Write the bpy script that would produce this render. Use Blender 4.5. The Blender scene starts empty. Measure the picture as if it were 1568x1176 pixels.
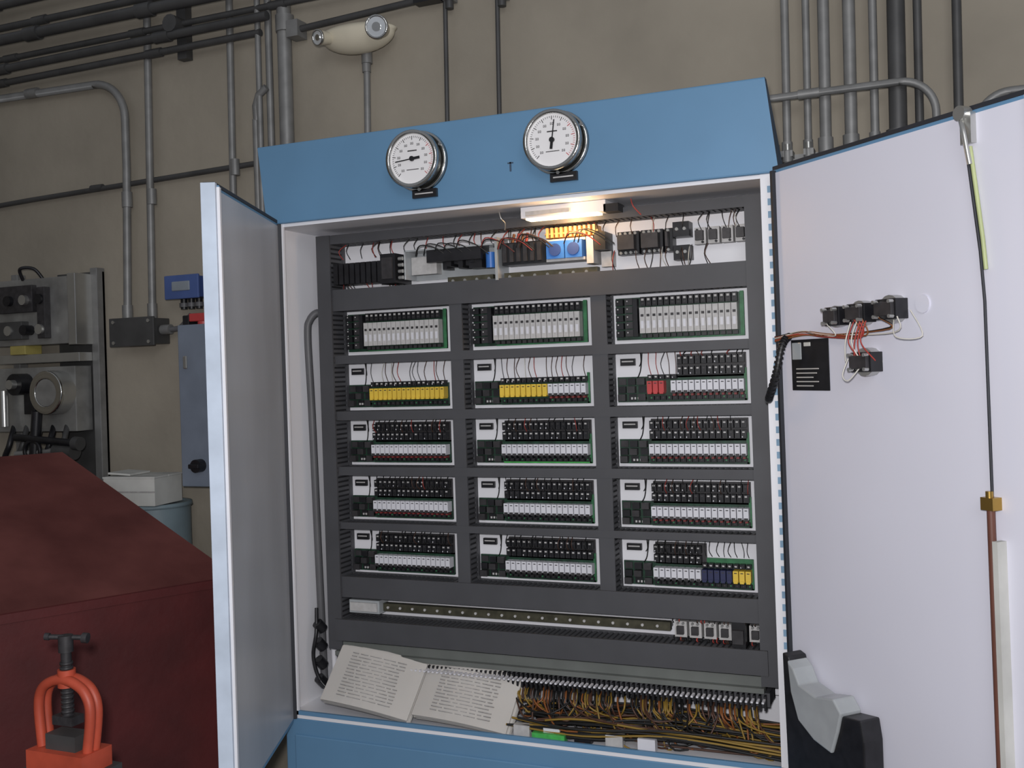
import bpy, bmesh, math, random
import numpy as np
from mathutils import Vector, Matrix
random.seed(7)
S=bpy.context.scene
S.view_settings.view_transform='Standard'
EYE=1.45            # eye height; z values below are relative to it
FLOOR=-EYE
# ------------------------------------------------------------ materials
MATS={}
def mat(name,col,rough=.6,metal=0,var=.12,scale=12,bump=0,emit=None,es=0,trans=0,col2=None,detail=4,stretch=None):
    if name in MATS: return MATS[name]
    m=bpy.data.materials.new(name);m.use_nodes=True
    nt=m.node_tree;N=nt.nodes;L=nt.links;b=N['Principled BSDF']
    tc=N.new('ShaderNodeTexCoord');no=N.new('ShaderNodeTexNoise');no.inputs['Scale'].default_value=scale;no.inputs['Detail'].default_value=detail
    if stretch:
        mp=N.new('ShaderNodeMapping');mp.inputs['Scale'].default_value=stretch
        L.new(tc.outputs['Object'],mp.inputs[0]);L.new(mp.outputs[0],no.inputs['Vector'])
    else: L.new(tc.outputs['Object'],no.inputs['Vector'])
    r=N.new('ShaderNodeValToRGB')
    c1=[c*(1-var) for c in col];c2=col2 or [min(1,c*(1+var)) for c in col]
    r.color_ramp.elements[0].position=.3;r.color_ramp.elements[1].position=.7
    r.color_ramp.elements[0].color=(*c1,1);r.color_ramp.elements[1].color=(*c2,1)
    L.new(no.outputs['Fac'],r.inputs[0]);L.new(r.outputs[0],b.inputs['Base Color'])
    b.inputs['Roughness'].default_value=rough;b.inputs['Metallic'].default_value=metal
    if trans: b.inputs['Transmission Weight'].default_value=trans
    if bump:
        bu=N.new('ShaderNodeBump');bu.inputs['Strength'].default_value=bump;bu.inputs['Distance'].default_value=.01
        n2=N.new('ShaderNodeTexNoise');n2.inputs['Scale'].default_value=scale*6;n2.inputs['Detail'].default_value=6
        L.new(tc.outputs['Object'],n2.inputs['Vector']);L.new(n2.outputs['Fac'],bu.inputs['Height']);L.new(bu.outputs[0],b.inputs['Normal'])
    if emit:
        b.inputs['Emission Color'].default_value=(*emit,1);b.inputs['Emission Strength'].default_value=es
    MATS[name]=m;return m
wallm=mat('concrete_wall_paint',(.295,.264,.212),.9,var=.17,scale=2.2,bump=.35,detail=9)
floorm=mat('concrete_floor',(.16,.15,.14),.7,var=.2,scale=3,bump=.2)
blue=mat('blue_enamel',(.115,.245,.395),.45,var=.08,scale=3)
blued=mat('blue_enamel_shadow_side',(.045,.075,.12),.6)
white=mat('white_enamel',(.76,.76,.79),.4,var=.03,scale=2)
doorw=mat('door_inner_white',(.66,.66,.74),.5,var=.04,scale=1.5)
doorshade=mat('door_inner_shaded',(.41,.43,.46),.35,var=.14,scale=4,stretch=(1,1,.4))  # left door's inner face, greyed: its shade is put into the colour
duct=mat('grey_pvc_duct',(.060,.061,.067),.55,var=.08)
ductd=mat('dark_slot',(.012,.012,.014),.8)
gask=mat('rubber_gasket',(.02,.022,.028),.6)
pcb=mat('green_pcb',(.010,.04,.022),.45,var=.5,scale=60)
pcbl=mat('light_green_pcb',(.03,.15,.06),.45,var=.3,scale=60)
pcbb=mat('bright_green_pcb',(.06,.38,.08),.45,var=.2,scale=60)
blk=mat('black_plastic',(.010,.010,.012),.4,var=.4,scale=40)
blk2=mat('charcoal_plastic',(.03,.028,.03),.5,var=.3,scale=60)
wmod=mat('white_module',(.64,.64,.68),.45,var=.05)
gmod=mat('ivory_grey_module',(.46,.45,.44),.5,var=.10,scale=80)
ymod=mat('yellow_module',(.72,.50,.06),.45,var=.12)
rmod=mat('red_module',(.45,.05,.05),.45)
rdk=mat('dark_red_terminal',(.20,.03,.03),.5)
pmod=mat('dark_blue_module',(.025,.03,.085),.45)
bmod=mat('blue_component',(.04,.16,.50),.4)
lamplit=mat('lamp_lit_orange',(.75,.40,.14),.5)  # warm light of the interior lamp painted into the comb below it
slot=mat('slot_blue_grey',(.20,.33,.46),.6)
steel=mat('galvanised_steel',(.22,.22,.215),.5,metal=.35,var=.15,scale=20)
steell=mat('bright_steel',(.5,.5,.48),.3,metal=.8,var=.1)
pipe_d=mat('dark_painted_pipe',(.07,.07,.070),.5,metal=.3,var=.2)
chrome=mat('chrome_bezel',(.6,.6,.58),.15,metal=1,var=.05)
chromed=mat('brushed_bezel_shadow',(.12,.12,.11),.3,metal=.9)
dial=mat('gauge_dial_white',(.74,.73,.73),.6,var=.02)
redm=mat('dark_red_enamel',(.085,.010,.010),.6,var=.3,scale=5,bump=.1)
redt=mat('dusty_red_top',(.12,.024,.020),.75,var=.3,scale=4,bump=.15,col2=(.18,.052,.044))
visered=mat('vise_orange_red',(.42,.065,.032),.5,var=.25)
paper=mat('paper',(.50,.48,.45),.9,var=.06,scale=5)
paperg=mat('paper_print',(.33,.32,.31),.9,var=.2,scale=90)
beige=mat('beige_plastic',(.60,.55,.43),.5,var=.05)
brass=mat('brass',(.42,.27,.07),.3,metal=.9)
brown=mat('brown_rod',(.12,.045,.03),.5)
dblue=mat('dark_blue_housing',(.03,.06,.20),.4)
gbox=mat('grey_blue_box',(.17,.20,.25),.5,var=.1)
drumb=mat('drum_blue_grey',(.17,.225,.25),.5)
cardw=mat('white_carton',(.5,.5,.47),.8)
olive=mat('olive_rail',(.08,.075,.05),.45,metal=.4,var=.3,scale=60)
ggrn=mat('grey_green_rail',(.13,.14,.13),.5)
clear=mat('clear_plastic',(.35,.37,.38),.2)
wred=mat('wire_red',(.35,.04,.03),.5);wyel=mat('wire_yellow',(.24,.15,.025),.5);wblk=mat('wire_black',(.01,.01,.01),.5)
wwht=mat('wire_white',(.6,.58,.52),.5);worg=mat('wire_orange',(.22,.075,.02),.5);wbrn=mat('wire_brown',(.07,.032,.02),.5)
cordg=mat('grey_cord',(.10,.10,.105),.5);stripe=mat('yellow_green_tube',(.40,.45,.22),.4)
lampm=mat('warm_tube',(.9,.8,.6),.4,emit=(1,.75,.45),es=4)
glass=mat('lamp_lens',(.75,.78,.8),.08,metal=.6)
# ------------------------------------------------------------ mesh builder
class MB:
    def __init__(s): s.v=[];s.f=[];s.m=[];s.mats=[];s.sm=[]
    def mi(s,m):
        if m not in s.mats: s.mats.append(m)
        return s.mats.index(m)
    def add(s,vs,fs,m,sm=False):
        o=len(s.v);s.v+= [tuple(v) for v in vs];k=s.mi(m)
        for f in fs: s.f.append([i+o for i in f]);s.m.append(k);s.sm.append(sm)
    def box(s,x0,x1,y0,y1,z0,z1,m,M=None):
        vs=[Vector((x,y,z)) for x in(x0,x1) for y in(y0,y1) for z in(z0,z1)]
        if M is not None: vs=[M@v for v in vs]
        s.add(vs,[(0,1,3,2),(4,6,7,5),(0,4,5,1),(2,3,7,6),(0,2,6,4),(1,5,7,3)],m)
    def cyl(s,p0,p1,r,m,n=16,r2=None,caps=True):
        p0=Vector(p0);p1=Vector(p1);r2=r if r2 is None else r2
        d=(p1-p0).normalized();a=d.orthogonal().normalized();b=d.cross(a)
        vs=[]
        for p,q in((p0,r),(p1,r2)):
            for i in range(n):
                t=2*math.pi*i/n;vs.append(p+a*math.cos(t)*q+b*math.sin(t)*q)
        s.add(vs,[(i,(i+1)%n,n+(i+1)%n,n+i) for i in range(n)],m,True)
        if caps: s.add(vs[:n],[tuple(range(n))[::-1]],m);s.add(vs[n:],[tuple(range(n))],m)
    def tube(s,pts,r,m,n=8):
        P=[Vector(p) for p in pts];vs=[];a=None
        for i,p in enumerate(P):
            d=(P[min(i+1,len(P)-1)]-P[max(i-1,0)])
            if d.length<1e-7:d=Vector((0,0,1))
            d.normalize()
            if a is None: a=d.orthogonal().normalized()
            a=(a-d*a.dot(d));a=a.normalized() if a.length>1e-6 else d.orthogonal().normalized()
            b=d.cross(a)
            for k in range(n):
                t=2*math.pi*k/n;vs.append(p+a*math.cos(t)*r+b*math.sin(t)*r)
        fs=[(i*n+k,i*n+(k+1)%n,(i+1)*n+(k+1)%n,(i+1)*n+k) for i in range(len(P)-1) for k in range(n)]
        s.add(vs,fs,m,True)
        s.add(vs[:n],[tuple(range(n))[::-1]],m);s.add(vs[-n:],[tuple(range(n))],m)
    def ring(s,c,d,rin,rout,h,m,n=40):
        c=Vector(c);d=Vector(d).normalized();a=d.orthogonal().normalized();b=d.cross(a);vs=[]
        for (r,z) in((rin,0),(rout,0),(rout*.985,h),(rin*1.02,h)):
            for i in range(n):
                t=2*math.pi*i/n;vs.append(c+d*z+a*math.cos(t)*r+b*math.sin(t)*r)
        fs=[]
        for k in range(4):
            k2=(k+1)%4
            fs+=[(k*n+i,k*n+(i+1)%n,k2*n+(i+1)%n,k2*n+i) for i in range(n)]
        s.add(vs,fs,m,True)
    def obj(s,name,parent=None,bevel=0,loc=(0,0,EYE),rotz=0):
        me=bpy.data.meshes.new(name);me.from_pydata(s.v,[],s.f);me.update()
        for m in s.mats: me.materials.append(m)
        for p,k,q in zip(me.polygons,s.m,s.sm): p.material_index=k;p.use_smooth=q
        bm=bmesh.new();bm.from_mesh(me);bmesh.ops.recalc_face_normals(bm,faces=bm.faces);bm.to_mesh(me);bm.free()
        o=bpy.data.objects.new(name,me);bpy.context.collection.objects.link(o)
        if parent:
            o.parent=parent;l=Vector(loc)-parent.location;o.location=l
        else:o.location=loc
        o.rotation_euler=(0,0,rotz)
        if bevel:
            b=o.modifiers.new('bevel','BEVEL');b.width=bevel;b.segments=2;b.limit_method='ANGLE'
        return o
def empty(name,loc=(0,0,EYE)):
    e=bpy.data.objects.new(name,None);bpy.context.collection.objects.link(e);e.location=loc;return e
def wire(pts,r=0,mm=None,n=5,sub=6):
    P=[Vector(p) for p in pts];out=[]
    for i in range(len(P)-1):
        p0=P[max(i-1,0)];p1=P[i];p2=P[i+1];p3=P[min(i+2,len(P)-1)]
        for k in range(sub):
            t=k/sub;out.append(.5*((2*p1)+(-p0+p2)*t+(2*p0-5*p1+4*p2-p3)*t*t+(-p0+3*p1-3*p2+p3)*t**3))
    out.append(P[-1]);return out
# ------------------------------------------------------------ room
WALL=2.65
m=MB();m.box(-4.6,2.6,WALL,WALL+.2,FLOOR,2.2,wallm);m.obj('wall_back')
m=MB();m.box(-4.8,-4.6,-2,WALL+.2,FLOOR,2.2,wallm);m.obj('wall_left')
m=MB();m.box(-4.8,2.6,-2,WALL+.2,FLOOR-.1,FLOOR,floorm);m.obj('floor')
WY=WALL-.002
# ------------------------------------------------------------ cabinet
FY=2.2;CB=2.42;XL=-1.60;XR=-.318;ZB=-.865;ZT=.387
cab=empty('electrical_control_cabinet',(-.96,2.3,EYE))
m=MB()
t=.012
m.box(XL,XL+t,FY,CB+.1,ZB,ZT,white);m.box(XR-t,XR,FY,CB+.1,ZB,ZT,white)
m.box(XL-.003,XL,FY+.002,CB+.1,ZB,ZT,blue);m.box(XR,XR+.003,FY+.002,CB+.1,ZB,ZT,blue)
m.box(XL,XR,FY,CB+.1,ZT-.008,ZT,white);m.box(XL,XR,CB,CB+.1,ZB,ZT,white)
m.box(XL,XR,FY,CB+.1,ZB-.01,ZB,white)
m.box(XL,XL+.042,FY-.003,FY+.004,ZB,ZT,white);m.box(XR-.036,XR,FY-.003,FY+.004,ZB,ZT,white)
m.box(XL,XR,FY-.003,FY+.004,ZB,ZB+.010,blue)
z=ZB+.02
while z<ZT-.02:
    m.box(XL+.028,XL+.037,FY-.0045,FY,z,z+.013,slot);m.box(XR-.022,XR-.010,FY-.0045,FY,z,z+.014,slot);z+=.0265
m.box(XR-.004,XR+.001,FY-.012,FY+.02,ZB,ZT,gask)
m.obj('enclosure_body',cab)
m=MB();m.box(XL,XR,FY,CB+.1,FLOOR,ZB-.01,blue);m.box(XL+.03,XR-.03,FY-.006,FY,FLOOR+.12,ZB-.05,blue);m.obj('plinth_base',cab,.003)
# header : slanted fascia with wedge side cheeks
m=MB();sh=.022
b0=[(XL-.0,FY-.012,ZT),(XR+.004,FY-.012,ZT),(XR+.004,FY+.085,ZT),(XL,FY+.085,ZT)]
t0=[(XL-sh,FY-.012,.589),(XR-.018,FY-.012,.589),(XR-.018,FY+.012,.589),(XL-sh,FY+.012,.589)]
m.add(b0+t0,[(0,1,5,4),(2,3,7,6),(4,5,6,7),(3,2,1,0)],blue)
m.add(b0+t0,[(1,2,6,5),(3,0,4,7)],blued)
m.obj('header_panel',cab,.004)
m=MB();m.box(-.919,-.915,FY-.0135,FY-.0115,.452,.474,blued);m.box(-.924,-.910,FY-.0135,FY-.0115,.470,.473,blued);m.obj('header_mark',cab)
def door(name,hinge,d,L,inside,inner,bev=.003):
    ang=math.atan2(d[1],d[0]);m=MB();s=inside;T=.022
    y0,y1=(0,T) if s>0 else (-T,0)
    m.box(.004,L,y0,y1,ZB-.02,ZT+.004,blue)
    yi=s*T
    a,b=sorted((yi,yi+s*.0015));m.box(.012,L-.012,a,b,ZB-.01,ZT-.004,inner)
    a,b=sorted((yi-s*.004,yi+s*.010))
    m.box(L-.016,L-.004,a,b,ZB-.01,ZT,white);m.box(.006,.014,a,b,ZB-.01,ZT,gask)
    m.box(.004,L,min(y0,y1)-.001,max(y0,y1)+.002,ZT+.002,ZT+.010,gask)
    return m,ang
m,ang=door('l',(XL,FY),(.216,-.516),.56,1,doorshade)
m.box(.552,.566,-.004,.026,ZB-.02,ZT+.008,mat('door_edge_light_blue',(.55,.63,.74),.5))
m.box(.545,.553,.018,.030,ZB-.02,ZT+.004,blue)
m.obj('door_leaf_left',cab,.002,loc=(XL+.004,FY-.006,EYE),rotz=ang)
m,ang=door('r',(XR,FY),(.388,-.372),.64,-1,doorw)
HR=(XR+.006,FY-.004,EYE);angR=ang
m.obj('door_leaf_right',cab,.002,loc=HR,rotz=ang)
DX=.026
HF=(HR[0]+DX*math.cos(ang),HR[1]+DX*math.sin(ang),EYE)
m=MB();Yd=-.0235
def sw(x,z,w=.04,h=.035):
    m.box(x,x+w,Yd-.028,Yd,z,z+h,blk);m.box(x+.004,x+w-.004,Yd-.036,Yd-.028,z+.006,z+h-.006,blk2)
    for k in(0,1):
        for j in(0,1): m.cyl((x+.006+k*(w-.012),Yd-.04,z+.005+j*(h-.010)),(x+.006+k*(w-.012),Yd-.03,z+.005+j*(h-.010)),.0035,steell,8)
    m.cyl((x+w/2,Yd,z+h/2),(x+w/2,Yd-.02,z+h/2),w*.5,steell,16)
DZ=.008
sw(.155,.050+DZ);sw(.216,.052+DZ,.046);sw(.290,.054+DZ,.05,.036);sw(.222,-.030,.052,.036)
m.cyl((.375,Yd,.085),(.375,Yd-.003,.085),.016,doorw,16)
m.box(.020,.132,Yd-.002,Yd,-.066,.036,blk);m.box(.024,.052,Yd-.003,Yd,-.004,.030,clear)
for k in range(9):
    w=random.uniform(.05,.085)
    if k>3: m.box(.034,.034+w,Yd-.0028,Yd,-.058+(8-k)*.0085,-.0555+(8-k)*.0085,paper)
m.box(.060,.080,Yd-.003,Yd,.022,.030,cardw)
m.obj('door_switch_backs_and_label',cab,.001,loc=HF,rotz=angR)
m=MB()
for k in range(9):
    q=random.choice([wred,wwht,wbrn,worg,wblk]);xx=random.choice([.175,.235,.255,.315,.245,.325]);j=lambda a:random.uniform(-a,a)
    m.tube(wire([(-.02,Yd-.01,.040+j(.006)),(.07,Yd-.012,.048+j(.005)),(.14,Yd-.014,.042+j(.006)),(xx,Yd-.02,.040+j(.008)),(xx+j(.02),Yd-.03,.066)]),.0013,q,5)
for k in range(6):
    q=random.choice([wred,wwht,wred]);x=.228+k*.008
    m.tube(wire([(x,Yd-.03,.062),(x-.01,Yd-.035,.025),(x+random.uniform(-.02,.02),Yd-.03,-.01)]),.0013,q,5)
m.tube(wire([(.218,Yd-.03,-.005),(.213,Yd-.04,-.035),(.228,Yd-.04,-.045),(.25,Yd-.03,-.02)]),.0013,wwht,5)
m.tube(wire([(.325,Yd-.02,.060),(.345,Yd-.035,.030),(.39,Yd-.02,.03),(.365,Yd-.02,.075)]),.0012,wwht,5)
m.obj('door_wiring',cab,0,loc=HF,rotz=angR)
m=MB()
m.box(.478,.50,Yd-.012,Yd,.335,.385,steell);m.cyl((.484,Yd-.02,.385),(.484,Yd-.002,.385),.012,steell)
m.tube(wire([(.478,Yd-.01,.38),(.492,Yd-.02,.355),(.498,Yd-.015,.30)]),.004,steell)
m.tube([(.492,Yd-.006,.33),(.510,Yd-.006,.18),(.514,Yd-.006,.13)],.0035,stripe)
m.tube([(.486,Yd-.008,.33),(.506,Yd-.008,.16),(.511,Yd-.008,.08),(.511,Yd-.008,-.235)],.0025,gask)
m.box(.498,.522,Yd-.02,Yd,-.252,-.232,brass);m.cyl((.511,Yd-.014,-.232),(.511,Yd-.014,-.222),.006,brass)
m.cyl((.511,Yd-.012,-.80),(.511,Yd-.012,-.252),.0065,brown);m.box(.518,.528,Yd-.02,Yd,-.8,-.3,cardw)
m.obj('door_latch_rod',cab,0,loc=HF,rotz=angR)
m=MB()
prof=[(.006,-.590),(.024,-.595),(.040,-.655),(.10,-.690),(.165,-.700),(.175,-.668),(.225,-.662),(.232,-.70),(.232,-.86),(.012,-.86)]
prof=[(x+.012,z) for x,z in prof]
n=len(prof)
vs=[(x,Yd-.05,z) for x,z in prof]+[(x,Yd-.004,z) for x,z in prof]
m.add(vs,[tuple(range(n)),tuple(range(2*n-1,n-1,-1))]+[(i,(i+1)%n,n+(i+1)%n,n+i) for i in range(n)],blk)
pr=[(.028,-.600),(.045,-.612),(.062,-.640),(.11,-.650),(.160,-.640),(.180,-.662),(.168,-.70),(.15,-.745),(.10,-.735),(.055,-.71),(.035,-.66)]
pr=[(x+.012,z) for x,z in pr]
n=len(pr);vs=[(x,Yd-.056,z) for x,z in pr]+[(x,Yd-.006,z) for x,z in pr]
m.add(vs,[tuple(range(n)),tuple(range(2*n-1,n-1,-1))]+[(i,(i+1)%n,n+(i+1)%n,n+i) for i in range(n)],clear)
m.obj('door_pocket_holder',cab,.003,loc=HF,rotz=angR)
m=MB();P=wire([(-.352,2.19,-.085),(-.345,2.16,-.078),(-.325,2.13,-.03),(-.312,2.13,.025),(-.300,2.15,.043),(-.285,2.158,.041)])
m.tube(P,.006,wblk,8)
for i in range(0,len(P)-1):
    a=P[i];b=P[i+1];m.cyl(a,a+(b-a)*.45,.0085,blk,10)
m.obj('door_cord',cab)
# ------------------------------------------------------------ inner panel
PY=2.372;K=.979
m=MB();m.box(-1.57,-.345,PY,PY+.006,-.76,.36,white);m.obj('backplate',cab)
DF=2.31
m=MB()
def vduct(x0,x1,z0,z1,f=DF):
    m.box(x0,x1,f,f+.006,z0,z1,duct);m.box(x0+.004,x1-.004,f+.005,PY,z0,z1,ductd)
    z=z0
    while z<z1-.006:
        m.box(x0+.001,x1-.001,f+.005,PY-.012,z,z+.0075,duct);z+=.0125
    m.box(x0,x1,PY-.014,PY,z0,z1,duct)
def hduct(x0,x1,z0,z1,f=DF):
    m.box(x0,x1,f-.001,f+.006,z0,z1,duct);m.box(x0,x1,f+.005,PY,z0+.003,z1-.003,ductd)
    x=x0
    while x<x1-.006:
        m.box(x,x+.008,f+.005,PY-.012,z0+.001,z1-.001,duct);x+=.0135
    m.box(x0,x1,PY-.014,PY,z0,z1,duct)
COL=[(-1.484,-1.173),(-1.114,-.793),(-.738,-.417)]
ROW=[(.163,.047),(.024,-.100),(-.126,-.245),(-.273,-.390),(-.416,-.531)]
vduct(-1.525,-1.484,-.72,.362,2.295);vduct(-.407,-.366,-.72,.362,2.295)
vduct(-1.148,-1.114,-.535,.17);vduct(-.776,-.738,-.535,.17)
hduct(-1.49,-.40,.338,.362,2.30)
hduct(-1.49,-.40,.163,.219,DF-.004)
hduct(-1.49,-.40,.024,.046)
for (a,b) in zip(ROW[1:-1],ROW[2:]): hduct(-1.49,-.40,b[0]*K,a[1],DF)
hduct(-1.49,-.40,-.585,-.531,DF-.004)
hduct(-1.50,-.39,-.695,-.640,2.29)
hduct(-1.40,-.39,-.765,-.735,2.30)
m.obj('slotted_wiring_ducts',cab)
def boards(r,c):
    m=MB();x0,x1=COL[c];zt,zb=ROW[r];w=x1-x0
    X=lambda a:x0+a*w/.321
    Zh=(zt-zb)/.119
    Z=lambda a:zt-a*Zh
    y=PY;
    def B(a0,a1,h0,h1,d0,d1,mm): m.box(X(a0),X(a1),y-d1,y-d0,Z(h1),Z(h0),mm)
    if r==0:
        B(.008,.311,.008,.110,.004,.010,pcb)
        B(.302,.311,.006,.110,.006,.011,pcbl);B(.070,.311,.1075,.1105,.006,.012,pcbl)
        for i in range(5):
            B(.012,.030,.012+i*.019,.027+i*.019,.010,.026,blk);B(.034,.052,.010+i*.019,.026+i*.019,.010,.022,blk2)
            B(.016,.019,.015+i*.019,.018+i*.019,.026,.027,gmod);B(.038,.041,.015+i*.019,.018+i*.019,.022,.023,gmod)
        B(.055,.066,.012,.103,.010,.030,blk)
        for i in range(16):
            a=.072+i*.0143
            B(a,a+.012,.008,.030,.010,.024,blk);B(a+.003,a+.009,.012,.017,.024,.0255,gmod);B(a+.003,a+.009,.022,.026,.024,.0255,blk2)
            B(a,a+.0128,.034,.096,.010,.034,gmod);B(a+.003,a+.010,.050,.056,.034,.0345,blk2);B(a+.003,a+.0095,.066,.084,.034,.0345,wmod)
            B(a+.001,a+.011,.098,.106,.010,.020,blk2)
        return m.obj('relay_board_r%dc%d'%(r+1,c+1),cab)
    g=pcbb if (c==1 and r==2) else pcb
    B(.006,.311,.054,.111,.004,.010,pcb);B(.080,.311,.1075,.1115,.006,.012,g)
    if c>0: B(.306,.312,.04,.111,.006,.012,pcbl)
    B(.014,.050,.012,.028,.002,.010,blk);B(.018,.046,.017,.020,.010,.011,gmod)
    m.tube(wire([(X(.060),y-.006,Z(.03)),(X(.068),y-.02,Z(.02)),(X(.070),y-.03,Z(-.002))]),.0014,wblk,5)
    m.tube(wire([(X(.052),y-.006,Z(.06)),(X(.066),y-.02,Z(.04)),(X(.074),y-.03,Z(-.002))]),.0014,wblk,5)
    for i in range(3):
        for k in range(3):
            B(.010+k*.024,.028+k*.024,.057+i*.018,.072+i*.018,.010,.014+.006*((i+k)%3),blk if (i+k)%2 else blk2)
    for i in range(5): B(.040+i*.008,.044+i*.008,.100,.105,.010,.017,gmod)
    B(.012,.018,.096,.102,.010,.018,wmod)
    cols=['w']*16
    if r==1 and c==0: cols=['y']*16
    if r==1 and c==1: cols=['y']*9+['w']*7
    if r==1 and c==2: cols=['r','r','r','n']+['w']*12
    if r==4 and c==2: cols=['w']*8+['p']*5+['y']*3
    MM={'w':wmod,'y':ymod,'r':rmod,'p':pmod,'n':pcb}
    two=not(r==1 and c<2)
    if two:
        a0,a1=(.088,.311)
        if r==1: a0=.155
        if r==4 and c==2:
            a1=.205;B(.205,.311,.040,.058,.004,.010,pcbl)
        B(a0-.004,a1,.006,.058,.004,.010,blk2)
    for i in range(16):
        a=.084+i*.0142;q=cols[i]
        if q!='n':
            B(a,a+.0118,.064,.090,.010,.034,MM[q]);B(a+.0015,a+.0105,.086,.093,.010,.036,{'w':blk2,'y':ymod,'r':rmod,'p':pmod}[q])
            B(a+.003,a+.009,.068,.070,.034,.0345,blk2)
            if q=='w' : B(a+.003,a+.009,.093,.098,.010,.030,rdk if (r in(1,2,3) and not(c==1 and r!=1)) else blk)
        B(a,a+.012,.098,.107,.010,.018,blk);B(a+.004,a+.008,.100,.104,.018,.019,pcbl if i%3==0 else blk2)
        rows=[(.048,.060)] if not two else []
        if two and a>=a0-.006 and a+.01<a1+.002: rows=[(.010,.028),(.033,.052)]
        elif two: rows=[(.050,.060)]
        for (h0,h1) in rows:
            B(a,a+.0118,h0,h1,.010,.026,blk)
            B(a+.003,a+.0085,h0+.003,h0+.0065,.026,.0275,gmod if random.random()<.8 else blk2)
            B(a+.002,a+.004,h1-.005,h1-.002,.026,.0275,wmod if random.random()<.4 else blk2)
    for i in range(16):
        a=.092+i*.0142+random.uniform(-.003,.003)
        if r==1 and c<2: hb=.050;q=random.choice([wwht,wbrn,wred,cordg,wbrn])
        elif r==1: hb=.05 if i<5 else .012;q=random.choice([wblk,wbrn,wred])
        else: hb=.034;q=random.choice([wblk,wblk,wbrn,wblk,wblk,wred if r<4 else wblk])
        if random.random()<.85:
            m.tube(wire([(X(a),y-.020,Z(hb)),(X(a+random.uniform(-.004,.004)),y-.034,Z(hb*.5)),(X(a+random.uniform(-.006,.006)),y-.022,Z(-.003))],sub=3),.0010,q,4)
    return m.obj('relay_board_r%dc%d'%(r+1,c+1),cab)
for r in range(5):
    for c in range(3): boards(r,c)
# ---- top component row
m=MB();y=PY
for i in range(9): m.box(-1.478+i*.0165,-1.478+i*.0165+.013,y-.070,y,.232,.286,blk)
m.box(-1.482,-1.328,y-.060,y,.236,.282,blk2)
m.box(-1.328,-1.285,y-.085,y,.225,.300,blk);m.box(-1.322,-1.292,y-.09,y-.08,.236,.29,blk2)
for i in range(4): m.cyl((-1.28,y-.075,.238+i*.016),(-1.268,y-.075,.238+i*.016),.005,steell,8)
m.box(-1.265,-1.02,y-.012,y,.232,.310,clear);m.box(-1.265,-1.02,y-.07,y-.012,.302,.306,clear);m.box(-1.267,-1.263,y-.07,y,.232,.306,clear)
m.box(-1.262,-1.19,y-.04,y-.012,.245,.29,gmod)
for i in range(7): m.box(-1.165+i*.016,-1.153+i*.016,y-.055-.01*(i%2),y-.012,.252+.006*(i%3),.306,blk)
m.box(-1.20,-1.05,y-.075,y-.06,.270,.300,blk)
m.box(-1.09,-1.055,y-.06,y-.01,.25,.302,blk);m.cyl((-1.035,y-.05,.248),(-1.035,y-.05,.286),.012,bmod)
m.box(-1.015,-1.008,y-.07,y,.215,.32,clear)
m.box(-1.0,-.885,y-.06,y,.250,.304,blk)
for i in range(6): m.box(-.995+i*.018,-.985+i*.018,y-.068,y-.055,.256,.300,blk2)
for i in range(4): m.cyl((-.975+i*.012,y-.05,.304),(-.972+i*.012,y-.045,.326),.0035,wred if i%2 else worg,6)
m.box(-.880,-.835,y-.07,y,.256,.298,bmod);m.box(-.832,-.790,y-.07,y,.256,.298,bmod);m.box(-.884,-.786,y-.055,y,.298,.304,gmod);m.box(-.884,-.786,y-.06,y,.250,.257,gmod)
for k in range(2): m.cyl((-.857+k*.046,y-.073,.277),(-.857+k*.046,y-.069,.277),.015,dblue,16)
for i in range(11): m.box(-.885+i*.0118,-.879+i*.0118,y-.055,y-.005,.308,.332,lamplit)
m.box(-.89,-.755,y-.05,y-.004,.316,.320,lamplit)
m.box(-.782,-.765,y-.06,y,.240,.304,gmod);m.box(-.762,-.735,y-.06,y,.270,.312,blk);m.box(-.755,-.728,y-.03,y,.232,.268,gmod)
for (a,b) in((-1.155,-1.03),(-1.0,-.76)):
    m.box(a,b,y-.050,y-.030,.212,.232,olive)
    k=a+.015
    while k<b-.01: m.cyl((k,y-.052,.222),(k,y-.049,.222),.004,steell,8);k+=.033
for i,x in enumerate((-.712,-.655,-.598)):
    w=.052 if i<2 else .018
    m.box(x,x+w,y-.035,y,.256,.310,blk);m.box(x+.006,x+w-.006,y-.06,y-.03,.266,.300,blk2)
    for k in range(4 if i<2 else 1):
        m.cyl((x+.008+k*.012,y-.04,.305),(x+.008+k*.012,y-.03,.305),.0035,steell,8);m.cyl((x+.008+k*.012,y-.04,.260),(x+.008+k*.012,y-.03,.260),.0035,steell,8)
m.box(-.578,-.540,y-.04,y,.288,.322,blk);m.box(-.578,-.540,y-.04,y,.235,.268,blk)
for k in(0,1):
    m.cyl((-.568+k*.018,y-.045,.305),(-.568+k*.018,y-.038,.305),.004,steell,8);m.cyl((-.568+k*.018,y-.045,.252),(-.568+k*.018,y-.038,.252),.004,steell,8)
for i in range(4):
    x=-.530+i*.031
    m.box(x,x+.026,y-.03,y,.268,.306,gmod);m.box(x+.004,x+.022,y-.045,y-.03,.276,.298,blk2)
    m.cyl((x+.007,y-.035,.300),(x+.007,y-.028,.300),.003,blk,8);m.cyl((x+.019,y-.035,.272),(x+.019,y-.028,.272),.003,blk,8)
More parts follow.
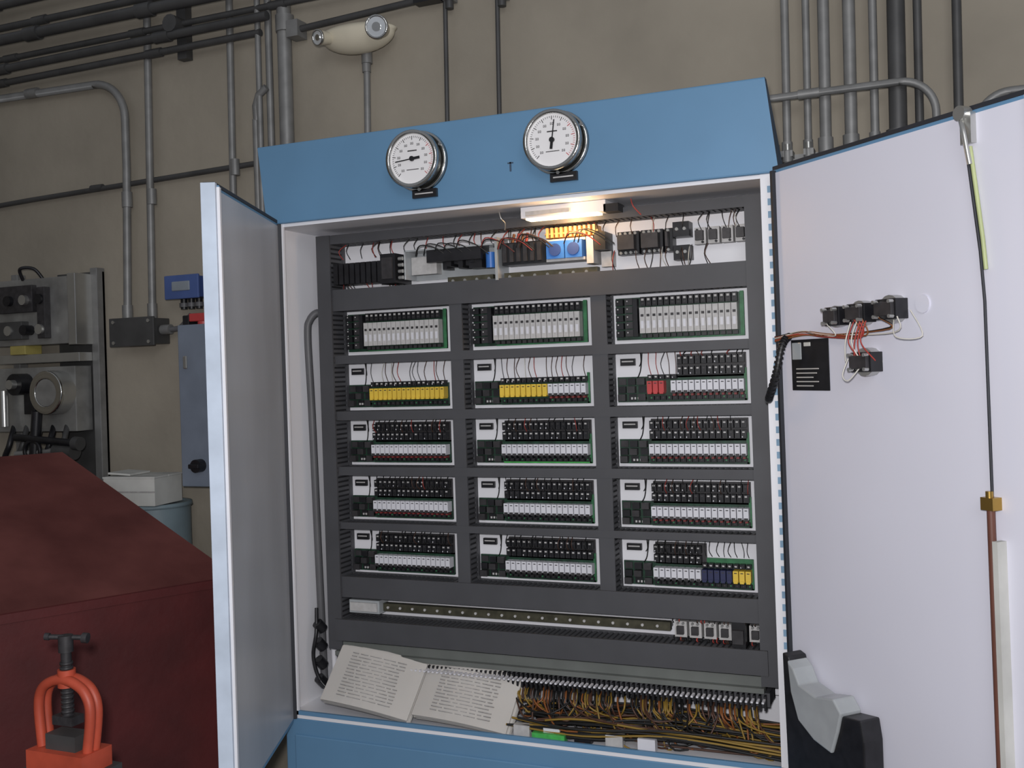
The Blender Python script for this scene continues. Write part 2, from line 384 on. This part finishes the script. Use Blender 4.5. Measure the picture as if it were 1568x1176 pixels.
for i in range(95):
    x=random.uniform(-1.47,-.42)
    up=random.random()<.5
    if -1.28<x<-.74 and not up: continue
    q=random.choice([wblk,wred,wbrn,wwht,wblk,wbrn] if x>-.74 else [wblk,wbrn,wblk,wred])
    z0,z1=(.300,.340) if up else (.268,.219)
    m.tube(wire([(x,y-.035,z0),(x+random.uniform(-.006,.006),y-.05,(z0+z1)/2),(x+random.uniform(-.01,.01),y-.03,z1)],sub=3),.0011,q,4)
for i in range(18):
    x=random.uniform(-1.25,-.78);q=random.choice([wblk,wbrn,wbrn,wred,wblk])
    m.tube(wire([(x,y-.07,.29),(x+.02,y-.085,.31+random.uniform(0,.010)),(x+.06,y-.08,.305),(x+.09,y-.07,.28)],sub=4),.0015,q,5)
m.obj('power_supply_row',cab)
m=MB();m.box(-.925,-.715,2.26,2.33,.352,.378,white);m.box(-.915,-.735,2.266,2.324,.348,.353,lampm);m.box(-.72,-.685,2.26,2.31,.350,.368,blk)
m.cyl((-.935,2.29,.365),(-.925,2.29,.365),.008,steell);m.box(-.91,-.80,2.25,2.262,.356,.366,gmod)
m.tube(wire([(-.99,2.28,.377),(-.985,2.28,.36),(-.98,2.29,.35),(-.985,2.30,.335)]),.002,steell,6)
m.tube(wire([(-.66,2.28,.377),(-.655,2.28,.36),(-.64,2.29,.34)]),.0015,wred,6)
m.obj('cabinet_interior_lamp',cab)
m=MB()
m.box(-1.39,-.62,y-.030,y-.012,-.624,-.604,olive);m.box(-1.39,-.62,y-.014,y,-.618,-.610,steel)
k=-1.37
while k<-.63: m.cyl((k,y-.033,-.614),(k,y-.029,-.614),.0035,gmod,8);k+=.036
m.box(-1.475,-1.385,y-.05,y-.004,-.628,-.594,clear);m.box(-1.470,-1.39,y-.055,y-.05,-.622,-.60,gmod)
for i in range(6):
    x=-.605+i*.034
    if i==4: m.box(x,x+.030,y-.07,y,-.645,-.585,blk);m.box(x+.003,x+.027,y-.082,y-.07,-.63,-.60,blk2);continue
    m.box(x,x+.028,y-.045,y,-.632,-.596,gmod);m.box(x+.006,x+.022,y-.055,y-.045,-.624,-.606,blk2)
    for k in(0,1): m.cyl((x+.008+k*.012,y-.05,-.600),(x+.008+k*.012,y-.04,-.600),.003,steel,8)
for i in range(46):
    x=random.uniform(-.61,-.42);q=random.choice([wblk,wbrn,wred,wblk]);u=random.random()<.5
    z0,z1=(-.60,-.583) if u else(-.63,-.645)
    m.tube(wire([(x,y-.04,z0),(x,y-.05,(z0+z1)/2),(x+.004,y-.03,z1)],sub=3),.0012,q,4)
m.box(-1.50,-.40,2.300,2.306,-.722,-.700,ggrn);m.box(-1.50,-.40,2.285,2.31,-.733,-.722,ggrn)
x=-1.29
while x<-.40:
    m.box(x,x+.005,2.262,2.300,-.748,-.744,wmod);m.box(x+.001,x+.006,2.285,2.30,-.77,-.738,blk);x+=.012
m.obj('terminal_strip_row',cab)
m=MB()
for i in range(170):
    q=random.choice([wyel,wblk,wyel,wbrn,worg,wblk,wbrn,wblk]);x=random.uniform(-1.0,-.42);yy=random.uniform(2.22,2.36);zz=random.uniform(-.862,-.80)-.0
    L=random.uniform(.03,.16)*random.choice([1,1,-.6])
    m.tube(wire([(x,2.31,-.765),(x+.01,2.27,-.79),(min(x+L*.5,-.36),yy,zz),(min(x+L,-.345),yy+random.uniform(-.02,.02),zz-.0)],sub=4),.0022,q,5)
for i in range(60):
    q=random.choice([wyel,wblk,wblk,wbrn,wblk]);yy=random.uniform(2.215,2.36);zz=random.uniform(-.862,-.815)
    m.tube(wire([(-1.0+random.uniform(0,.1),yy,zz),(-.8,yy+random.uniform(-.03,.01),zz+random.uniform(-.01,.02)),(-.6,yy,zz+random.uniform(0,.02)),(-.35,yy+random.uniform(-.01,.01),zz)],sub=5),.0028,q,5)
for i in range(5): m.box(-.97+i*.075,-.93+i*.075,2.215,2.235,-.862,-.835,[gmod,wmod,blk,gmod,wmod][i])
m.box(-.92,-.84,2.205,2.225,-.864,-.845,pcbb)
m.obj('wire_loom',cab)
m=MB()
P=wire([(-1.572,2.34,-.84),(-1.575,2.335,-.5),(-1.578,2.33,-.1),(-1.58,2.325,.10),(-1.575,2.33,.145),(-1.56,2.345,.165),(-1.55,2.36,.15)])
m.tube(P,.010,cordg,8)
m.tube(wire([(-1.545,2.35,-.80),(-1.548,2.345,-.3),(-1.55,2.35,.12)]),.008,white,8)
for i in range(4):
    m.cyl((-1.560,2.295,-.655-i*.048),(-1.552,2.31,-.675-i*.048),.014,blk,12)
m.tube(wire([(-1.570,2.31,-.62),(-1.56,2.29,-.68),(-1.568,2.285,-.74),(-1.555,2.29,-.80),(-1.52,2.30,-.84)]),.005,blk,8)
m.obj('side_cable_run',cab)
# ------------------------------------------------------------ papers
def sheetstack(name,x0,x1,rz,n=7,zb=-.845,lean=.10,h=.125,y0=2.215):
    e=MB()
    M=Matrix.Translation(((x0+x1)/2,y0,zb))@Matrix.Rotation(rz,4,'Y')@Matrix.Rotation(-math.atan2(lean,h),4,'X')
    w=(x1-x0)/2;hh=math.hypot(lean,h)
    for i in range(n):
        a=random.uniform(-.004,.004);N=8;vs=[];o=i*.0035
        for s in range(N+1):
            u=-w+2*w*s/N;bend=.012*math.sin(math.pi*s/N)
            vs+=[M@Vector((u+a,-bend-o,0)),M@Vector((u+a,-bend-o,hh-.002*i)),M@Vector((u+a,-bend-o-.0022,0)),M@Vector((u+a,-bend-o-.0022,hh-.002*i))]
        fs=[]
        for s in range(N):
            b=s*4;c=b+4;fs+=[(b,c,c+1,b+1),(b+2,b+3,c+3,c+2),(b+1,c+1,c+3,b+3),(b,b+2,c+2,c)]
        fs+=[(0,1,3,2),(N*4,N*4+2,N*4+3,N*4+1)]
        e.add(vs,fs,paper)
    o=n*.0035+.0105
    for k in range(14):
        zz=.018+k*.0085
        bx=-w*.65;
        while bx<w*.55:
            l=random.uniform(.01,.04);e.box(bx,min(bx+l,w*.62),-o-.0006,-o+.002,zz,zz+.0018,paperg,M);bx+=l+.006
    return e.obj(name)
sheetstack('document_stack',-1.49,-1.245,math.radians(7),9,zb=-.850)
sheetstack('document_stack',-1.235,-.985,math.radians(5),7,zb=-.862,lean=.11,h=.125,y0=2.225)
# ------------------------------------------------------------ gauges
def gauge(cx,cz,ang,tilt):
    e=empty('pressure_gauge',(cx,2.187,EYE+cz));m=MB();r=.073
    D=Vector((0,-1,0))
    def P(y): return (cx,2.187-y,cz)
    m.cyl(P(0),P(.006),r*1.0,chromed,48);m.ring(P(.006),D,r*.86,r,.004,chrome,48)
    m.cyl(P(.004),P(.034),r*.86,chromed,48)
    m.ring(P(.034),D,r*.80,r*.94,.014,chrome,48);m.cyl(P(.034),P(.040),r*.82,dial,48)
    for k in range(51):
        a=math.radians(225-270*k/50);big=k%5==0
        r0=r*(.62 if big else .68);r1=r*.74
        M=Matrix.Translation(P(.0405))@Matrix.Rotation(-a,4,'Y')
        w=.0007 if big else .0004
        m.box(r0,r1,-.0006,.0002,-w,w,blk2 if (k<34) else rmod,M)
    for k in range(11):
        a=math.radians(225-270*k/10);M=Matrix.Translation(P(.0405))@Matrix.Rotation(-a,4,'Y')@Matrix.Translation((r*.50,0,0))@Matrix.Rotation(a,4,'Y')
        m.box(-.0038,-.001,-.0006,.0002,-.0025,.0025,blk2,M);m.box(.0005,.0033,-.0006,.0002,-.0025,.0025,blk2,M)
        m.box(-.0030,-.0018,-.0009,.0002,-.0016,.0016,dial,M);m.box(.0013,.0025,-.0009,.0002,-.0016,.0016,dial,M)
    m.box(cx-.012,cx+.012,2.187-.0412,2.187-.040,cz+.018,cz+.0205,blk2);m.box(cx-.016,cx+.016,2.187-.0412,2.187-.040,cz-.026,cz-.0245,blk2)
    M=Matrix.Translation(P(.043))@Matrix.Rotation(-math.radians(ang),4,'Y')
    m.box(0,r*.62,-.0006,.0006,-.0012,.0012,blk,M);m.box(-r*.28,0,-.0006,.0006,-.0032,.0032,blk,M);m.cyl(P(.041),P(.046),.006,blk,16)
    m.box(cx-.020,cx+.044,2.177,2.187,cz-.088,cz-.068,blk);m.box(cx-.012,cx+.036,2.1755,2.178,cz-.080,cz-.077,gmod)
    for a in(30,150,270):
        q=math.radians(a);m.cyl((cx+math.cos(q)*r*.93,2.180,cz+math.sin(q)*r*.93),(cx+math.cos(q)*r*.93,2.174,cz+math.sin(q)*r*.93),.004,steell,10)
    m.obj('gauge_body',e)
gauge(-1.150,.500,185,0);gauge(-.797,.503,82,0)
# ------------------------------------------------------------ wall services
con=empty('electrical_conduit_run',(-1.5,2.6,EYE))
def conduit(m,pts,r,mm=steel,off=.03,couple=()):
    k=(WALL-off)/2.65
    P=[(x*k,WY-off,z*k) for x,z in pts];m.tube(P,r,mm,12)
    for (x,z,ax) in couple:
        x*=k;z*=k
        if ax=='v': m.cyl((x,WY-off,z-.025),(x,WY-off,z+.025),r*1.3,mm,12)
        else: m.cyl((x-.025,WY-off,z),(x+.025,WY-off,z),r*1.3,mm,12)
TOP=1.78
m=MB()
def bend(cx,cz,a0,a1,r): return [(cx+r*math.cos(a0+(a1-a0)*i/10),cz+r*math.sin(a0+(a1-a0)*i/10)) for i in range(11)]
conduit(m,[(-4.4,1.045),(-2.62,1.00)]+bend(-2.62,.87,math.pi/2,0,.13)+[(-2.49,.7),(-2.505,.205)],.013,couple=[(-2.492,.60,'v'),(-2.505,.225,'v'),(-2.9,1.01,'h')])
conduit(m,[(-2.375,TOP),(-2.40,.205)],.012,couple=[(-2.388,.6,'v'),(-2.40,.225,'v')])
conduit(m,[(-2.045,TOP),(-2.065,.2)],.011,couple=[(-2.05,.66,'v')])
conduit(m,[(-1.965,.80),(-1.965,-.2)],.011)
k=.987;m.tube([(-1.965*k,WY-.03,.80*k),(-1.96*k,WY-.04,.84*k),(-1.94*k,WY-.05,.87*k),(-1.91*k,WY-.05,.89*k)],.011,steel,10)
conduit(m,[(-1.945,TOP),(-1.952,.0)],.009,off=.05);conduit(m,[(-1.905,TOP),(-1.912,.0)],.011,off=.03)
conduit(m,[(-1.845,TOP),(-1.855,.0)],.022,off=.035,mm=steel,couple=[(-1.846,1.08,'v')])
conduit(m,[(-4.4,.585),(-2.92,.640),(-1.80,.668)],.0085,mm=pipe_d,off=.02,couple=[(-2.62,.652,'h')])
m.obj('conduit_drops_left',con)
m=MB()
for (z0,z1,x1,r,o) in ((1.06,1.07,-1.90,.011,.05),(1.10,1.11,-1.86,.014,.07),(1.15,1.145,-1.28,.010,.05),(1.21,1.20,-1.80,.018,.08),(1.27,1.25,-1.6,.012,.05),(1.33,1.33,-1.5,.014,.07),(1.40,1.38,-1.6,.02,.06),(1.47,1.46,-1.5,.012,.06)):
    z0*=.98;z1*=.98
    P=[(-4.4,WY-o,z0),(x1,WY-o,z1)];m.tube(P,r,pipe_d,12)
    for k in range(5):
        x=-4.0+k*.55+random.uniform(-.1,.1)
        if x<x1: m.cyl((x-.03,WY-o,z0+(z1-z0)*(x+4.4)/(x1+4.4)),(x+.03,WY-o,z0+(z1-z0)*(x+4.4)/(x1+4.4)),r*1.3,pipe_d,12)
for x in (-3.5,-2.22): m.box(x-.018,x+.018,WY-.03,WY,1.02,1.6,pipe_d)
for z,xx in((1.07,-2.22),(1.20,-1.9)): m.cyl((xx,WY-.085,z+.05),(xx,WY-.03,z+.05),.028,pipe_d,12)
m.obj('conduit_rack_upper',con)
m=MB()
conduit(m,[(-1.80,1.055),(-1.33,1.075)],.010,mm=pipe_d,off=.04);m.box(-1.37,-1.29,WY-.055,WY-.02,1.045,1.075,blk)
m.box(-1.80,-1.76,WY-.06,WY-.01,1.015,1.065,steel)
for x,zc in((-1.283,1.05),(-1.120,1.03)):
    conduit(m,[(x,TOP),(x-.022,.5)],.0065,mm=pipe_d);m.cyl((x*.988,WY-.03,zc-.03),(x*.988,WY-.03,zc+.03),.012,pipe_d,12);m.box(x*.988-.014,x*.988+.014,WY-.045,WY-.005,zc-.008,zc+.008,steel)
conduit(m,[(-1.560,.93),(-1.57,.5)],.010,couple=[(-1.562,.915,'v')])
m.obj('conduit_drops_centre',con)
m=MB()
for x,r,mm in((-.343,.010,steel),(-.292,.009,steel),(-.250,.014,steel),(-.190,.015,steel),(-.135,.010,steel),(-.082,.021,pipe_d),(-.034,.010,pipe_d),(.052,.011,pipe_d)):
    conduit(m,[(x+.004,TOP),(x-.018,.2)],r,mm=mm,off=.04,couple=[(x-.014,.515,'v')] if x<.0 else [(x-.003,.9,'v')])
m.box(-.40,.10,WY-.012,WY,.475,.505,steel)
for x in(-.375,-.35,-.30): m.box(x-.012,x+.012,WY-.05,WY-.01,.495,.51,steel);m.cyl((x,WY-.05,.51),(x,WY-.05,.525),.007,steell,8)
conduit(m,[(-.50,.655),(-.09,.655)]+bend(-.09,.575,math.pi/2,0,.08)+[(-.01,.2)],.009,mm=steel,off=.075,couple=[(-.30,.655,'h')])
conduit(m,[(1.2,.60),(.15,.60)]+bend(.15,.53,math.pi/2,math.pi,.07)+[(.08,.2)],.010,mm=steel,off=.04)
m.obj('conduit_drops_right',con)
m=MB();m.box(-2.505,-2.330,WY-.075,WY,.115,.198,pipe_d);m.box(-2.510,-2.325,WY-.08,WY-.072,.110,.203,pipe_d)
for x in(-2.49,-2.345): m.cyl((x,WY-.084,.19),(x,WY-.08,.19),.006,steell,8);m.cyl((x,WY-.084,.123),(x,WY-.08,.123),.006,steell,8)
m.cyl((-2.325,WY-.04,.16),(-2.29,WY-.04,.16),.016,steel);m.tube(wire([(-2.29,WY-.04,.16),(-2.25,WY-.04,.165),(-2.20,WY-.05,.20)]),.009,cordg)
m.obj('junction_box',None,.003)
# emergency light
e=empty('emergency_light',(-1.552,WY-.06,EYE+.972))
bm=bmesh.new();bmesh.ops.create_uvsphere(bm,u_segments=32,v_segments=16,radius=1)
for v in bm.verts:
    x,yy,z=v.co;z2=z*.056 if z<0 else z*.030
    v.co=(x*.120*(1+.08*(z>0)),yy*.055,z2+.012)
me=bpy.data.meshes.new('light_housing');bm.to_mesh(me);bm.free();me.materials.append(beige)
for p in me.polygons:p.use_smooth=True
o=bpy.data.objects.new('light_housing',me);bpy.context.collection.objects.link(o);o.parent=e;o.rotation_euler=(0,.03,0)
m=MB()
def head(x,z,r,dx):
    a=Vector((x,WY-.09,z));b=a+Vector((dx,-.045,-.008))
    m.cyl(a,b,r*.75,beige,24,r2=r);d=(b-a).normalized();m.ring(b,d,r*.85,r*1.05,.006,chrome,24);m.cyl(b,b+d*.003,r*.86,glass,24);m.cyl(b+d*.003,b+d*.006,r*.4,chrome,16)
head(-1.455,.975,.032,.010);head(-1.625,.975,.022,-.012)
m.box(-1.59,-1.52,WY-.02,WY,.95,.99,beige);m.cyl((-1.542,WY-.03,.905),(-1.542,WY-.03,.94),.016,steel)
m.obj('lamp_heads',e)
m=MB();m.box(-2.262,-2.138,WY-.085,WY,.254,.320,dblue);m.box(-2.267,-2.133,WY-.092,WY-.083,.250,.325,mat('controller_lid_blue',(.06,.10,.26),.4))
m.box(-2.235,-2.165,WY-.096,WY-.09,.275,.305,mat('display_grey',(.22,.25,.28),.3))
for x in(-2.23,-2.20,-2.17): m.cyl((x,WY-.045,.220),(x,WY-.045,.254),.011,blk,10);m.cyl((x,WY-.045,.227),(x,WY-.045,.240),.015,cordg,8)
m.obj('wall_controller',None,.003)
m=MB();m.box(-2.175,-1.98,WY-.13,WY,-.325,.160,gbox);m.box(-2.180,-1.975,WY-.138,WY-.128,-.330,.165,gbox)
m.cyl((-2.105,WY-.138,-.265),(-2.105,WY-.165,-.265),.02,blk,16);m.box(-2.125,-2.085,WY-.175,-0+WY-.162,-.272,-.258,blk)
m.box(-2.15,-2.06,WY-.12,WY-.07,.175,.20,rmod);m.cyl((-2.11,WY-.10,.160),(-2.11,WY-.10,.18),.018,rmod)
m.box(-2.175,-2.15,WY-.12,WY-.07,.160,.195,blk);m.box(-2.16,-2.145,WY-.142,WY-.136,.03,.07,steell)
m.obj('electrical_disconnect_box',None,.004)
# valve panel
lst=mat('valve_panel_steel',(.28,.28,.27),.4,metal=.5,var=.25,scale=14)
m=MB();Y=WY
m.box(-2.80,-2.60,Y-.012,Y,-.40,.37,pipe_d)
for x in(-2.99,-2.63): m.box(x,x+.03,Y-.035,Y,FLOOR+.001,.38,steel)
m.box(-3.02,-2.64,Y-.10,Y-.03,.13,.352,lst);m.box(-2.66,-2.625,Y-.105,Y-.03,.125,.36,steell)
m.box(-2.96,-2.80,Y-.12,Y-.098,.24,.33,blk2);m.box(-2.96,-2.84,Y-.13,Y-.098,.15,.21,pipe_d)
m.box(-2.775,-2.74,Y-.125,Y-.098,.15,.32,blk2)
for i in range(3):
    for j in range(2): m.cyl((-2.90+i*.07,Y-.135,.18+j*.10),(-2.90+i*.07,Y-.10,.18+j*.10),.017,[steell,blk][(i+j)%2],12)
m.tube(wire([(-2.86,Y-.10,.35),(-2.85,Y-.12,.385),(-2.81,Y-.10,.385),(-2.79,Y-.08,.35)]),.006,blk)
m.box(-3.0,-2.63,Y-.09,Y-.03,.07,.10,steell);m.box(-2.93,-2.86,Y-.10,Y-.03,.10,.13,mat('label_yellow',(.38,.32,.1),.5))
m.box(-3.02,-2.64,Y-.10,Y-.03,-.16,.055,lst)
m.cyl((-2.71,Y-.15,-.03),(-2.71,Y-.10,-.03),.072,steell,28);m.ring((-2.71,Y-.15,-.03),(0,-1,0),.045,.072,.010,chrome,28);m.cyl((-2.71,Y-.158,-.03),(-2.71,Y-.15,-.03),.045,lst,20)
m.cyl((-2.86,Y-.15,.0),(-2.86,Y-.10,.0),.036,blk,20);m.cyl((-2.86,Y-.17,.0),(-2.86,Y-.15,.0),.016,steell,12);m.box(-2.84,-2.79,Y-.13,Y-.10,-.10,-.03,blk)
m.cyl((-2.93,Y-.13,-.02),(-2.93,Y-.13,-.14),.014,steell,12)
for i in range(5):
    x=-2.93+i*.06;m.tube(wire([(x,Y-.09,-.14),(x+.02,Y-.13,-.20),(x-.02,Y-.12,-.28),(x+.02,Y-.09,-.40)]),.010,[blk,pipe_d,steel][i%3])
m.cyl((-2.86,Y-.15,-.175),(-2.60,Y-.15,-.195),.012,blk);m.cyl((-2.60,Y-.15,-.195),(-2.575,Y-.15,-.197),.022,pipe_d)
m.cyl((-2.77,Y-.14,-.09),(-2.79,Y-.14,-.26),.017,blk);m.cyl((-2.86,Y-.15,-.23),(-2.63,Y-.12,-.215),.009,steel)
m.cyl((-2.70,Y-.13,-.22),(-2.62,Y-.13,-.225),.026,pipe_d);m.ring((-2.78,Y-.15,-.22),(0,-1,0),.028,.04,.01,blk,20)
m.obj('valve_control_panel',None,.002)
# ------------------------------------------------------------ red sloped housing
m=MB()
d=Vector((-.243,-.464,0)).normalized()
A=Vector((-1.817,2.30,0));Rg=Vector((-2.555,2.405,0));Lf=Vector((-2.95,2.40,0))
L=1.25
def pt(v,z,k=0): q=v+d*L*k;return (q.x,q.y,z)
zr,ze=-.215,-.547
sec=[(A,FLOOR),(A,ze-.02),(A,ze),(Rg,zr),(Lf,zr-.10),(Lf,FLOOR)]
n=6;v0=[pt(p,z,0) for p,z in sec];v1=[pt(p,z,1) for p,z in sec]
m.add(v0+v1,[tuple(range(n))[::-1],tuple(range(n,2*n)),(0,1,n+1,n),(4,5,n+5,n+4)],redm)
m.add(v0+v1,[(1,2,n+2,n+1)],redm);m.add(v0+v1,[(2,3,n+3,n+2),(3,4,n+4,n+3)],redt)
out=(Vector((-d.y,d.x,0)));out=out if out.x>0 else -out
q0=A+out*.006;q1=q0+d*L
m.add([(q0.x,q0.y,ze-.02),(q0.x,q0.y,ze+.002),(q1.x,q1.y,ze-.02),(q1.x,q1.y,ze+.002),(A.x,A.y,ze-.02),(A.x,A.y,ze+.004),(A.x+d.x*L,A.y+d.y*L,ze-.02),(A.x+d.x*L,A.y+d.y*L,ze+.004)],[(0,1,3,2),(1,5,7,3),(0,2,6,4),(0,4,5,1),(2,3,7,6)],redm)
m.obj('red_machine_housing',None,0)
m=MB();c=(-2.295,2.52)
m.cyl((*c,FLOOR),(*c,-.385),.105,drumb,32);
for z in(-.385,-.75,-1.1): m.ring((c[0],c[1],z-.008),(0,0,1),.09,.111,.012,drumb,32)
m.obj('steel_drum')
m=MB();M=Matrix.Translation((-2.300,2.48,-.379))@Matrix.Rotation(.12,4,'Z')
m.box(-.095,.085,-.07,.07,0,.085,cardw,M);m.box(-.097,.087,-.072,-.001,.083,.088,cardw,M);m.box(-.097,.087,.001,.072,.083,.088,cardw,M)
m.box(-.099,-.02,-.05,.05,.088,.094,cardw,M@Matrix.Rotation(.06,4,'Y'));m.box(-.096,.086,-.0715,-.07,.04,.045,paperg,M)
m.obj('white_carton',None,.002)
# ------------------------------------------------------------ pipe vise on tripod
m=MB();c=Vector((-1.600,1.50,0));cz=-.606;q=.84
def V(x,y,z): return (c.x+x*q,c.y+y*q,cz+z*q)
def VB(x0,x1,y0,y1,z0,z1,mm): m.box(c.x+x0*q,c.x+x1*q,c.y+y0*q,c.y+y1*q,cz+z0*q,cz+z1*q,mm)
yo=wire([V(-.070,0,-.12),V(-.078,0,-.03),V(-.066,0,.012),V(-.035,0,.032),V(0,0,.038),V(.035,0,.032),V(.066,0,.012),V(.080,0,-.03),V(.068,0,-.12)])
for o_ in(-.009,.009): m.tube([(p.x,p.y+o_,p.z) for p in yo],.010,visered,10)
VB(-.085,.085,-.045,.045,-.165,-.12,visered);VB(-.045,.045,-.025,.025,-.12,-.085,pipe_d)
m.cyl(V(0,0,.02),V(0,0,.060),.017,visered,16)
m.cyl(V(0,0,-.06),V(0,0,.115),.010,blk2,12);m.cyl(V(0,0,.100),V(0,0,.138),.014,blk2,14)
for k in range(12): m.ring(V(0,0,-.05+k*.011),(0,0,1),.008,.0125,.005,blk2,14)
m.cyl(V(-.035,-.02,.137),V(.035,.02,.130),.0050,blk2,10);m.cyl(V(.034,.018,.130),V(.046,.022,.129),.010,blk2,12);m.cyl(V(-.040,-.022,.138),V(-.03,-.018,.137),.007,blk2,12)
VB(-.03,.03,-.018,.018,-.065,-.045,blk2)
VB(-.10,.10,-.06,.06,-.185,-.165,pipe_d)
for (dx,dy) in((-.28,-.2),(.26,-.2),(0,.28)):
    m.cyl((c.x+dx*.25,c.y+dy*.2,cz-.150),(c.x+dx,c.y+dy,FLOOR+.01),.014,pipe_d,12);m.cyl((c.x+dx,c.y+dy,FLOOR),(c.x+dx,c.y+dy,FLOOR+.03),.02,blk,12)
m.obj('pipe_vise_stand')
# ------------------------------------------------------------ lights
def area(name,loc,target,size,e,col=(1,1,1)):
    l=bpy.data.lights.new(name,'AREA');l.size=size;l.energy=e;l.color=col
    o=bpy.data.objects.new(name,l);bpy.context.collection.objects.link(o);o.location=loc
    o.rotation_euler=(Vector(target)-Vector(loc)).to_track_quat('-Z','Y').to_euler()
area('camera_flash',(-.02,-.05,EYE+.10),(-.75,2.3,EYE),.08,32,(1,.98,1))
area('room_fill_light',(1.0,-1.6,3.0),(-1.0,2.4,1.3),1.6,30,(.97,.98,1))  # soft fill added above and behind the camera, no known window
l=bpy.data.lights.new('cabinet_lamp_glow','POINT');l.energy=2.0;l.color=(1,.62,.30);l.shadow_soft_size=.05
o=bpy.data.objects.new('cabinet_lamp_glow',l);bpy.context.collection.objects.link(o);o.location=(-.80,2.275,EYE+.335)
w=bpy.data.worlds.new('World');S.world=w;w.use_nodes=True;bg=w.node_tree.nodes['Background'];bg.inputs[0].default_value=(.78,.81,.88,1);bg.inputs[1].default_value=.28
# ------------------------------------------------------------ camera
yaw,pit,rol=.4019,-.0087,.0344
f=Vector((-math.sin(yaw)*math.cos(pit),math.cos(yaw)*math.cos(pit),-math.sin(pit)))
r0=Vector((math.cos(yaw),math.sin(yaw),0));d0=f.cross(r0)
c,s=math.cos(rol),math.sin(rol);r=r0*c+d0*s;dn=r0*(-s)+d0*c
Mx=Matrix.Identity(4)
for i in range(3): Mx[i][0]=r[i];Mx[i][1]=-dn[i];Mx[i][2]=-f[i]
Mx.translation=Vector((0,0,EYE))
cam=bpy.data.cameras.new('camera');cam.sensor_width=36;cam.lens=36*1577.5/1568;cam.shift_y=-39/1568;cam.clip_start=.05
co=bpy.data.objects.new('camera',cam);bpy.context.collection.objects.link(co);co.matrix_world=Mx;S.camera=co
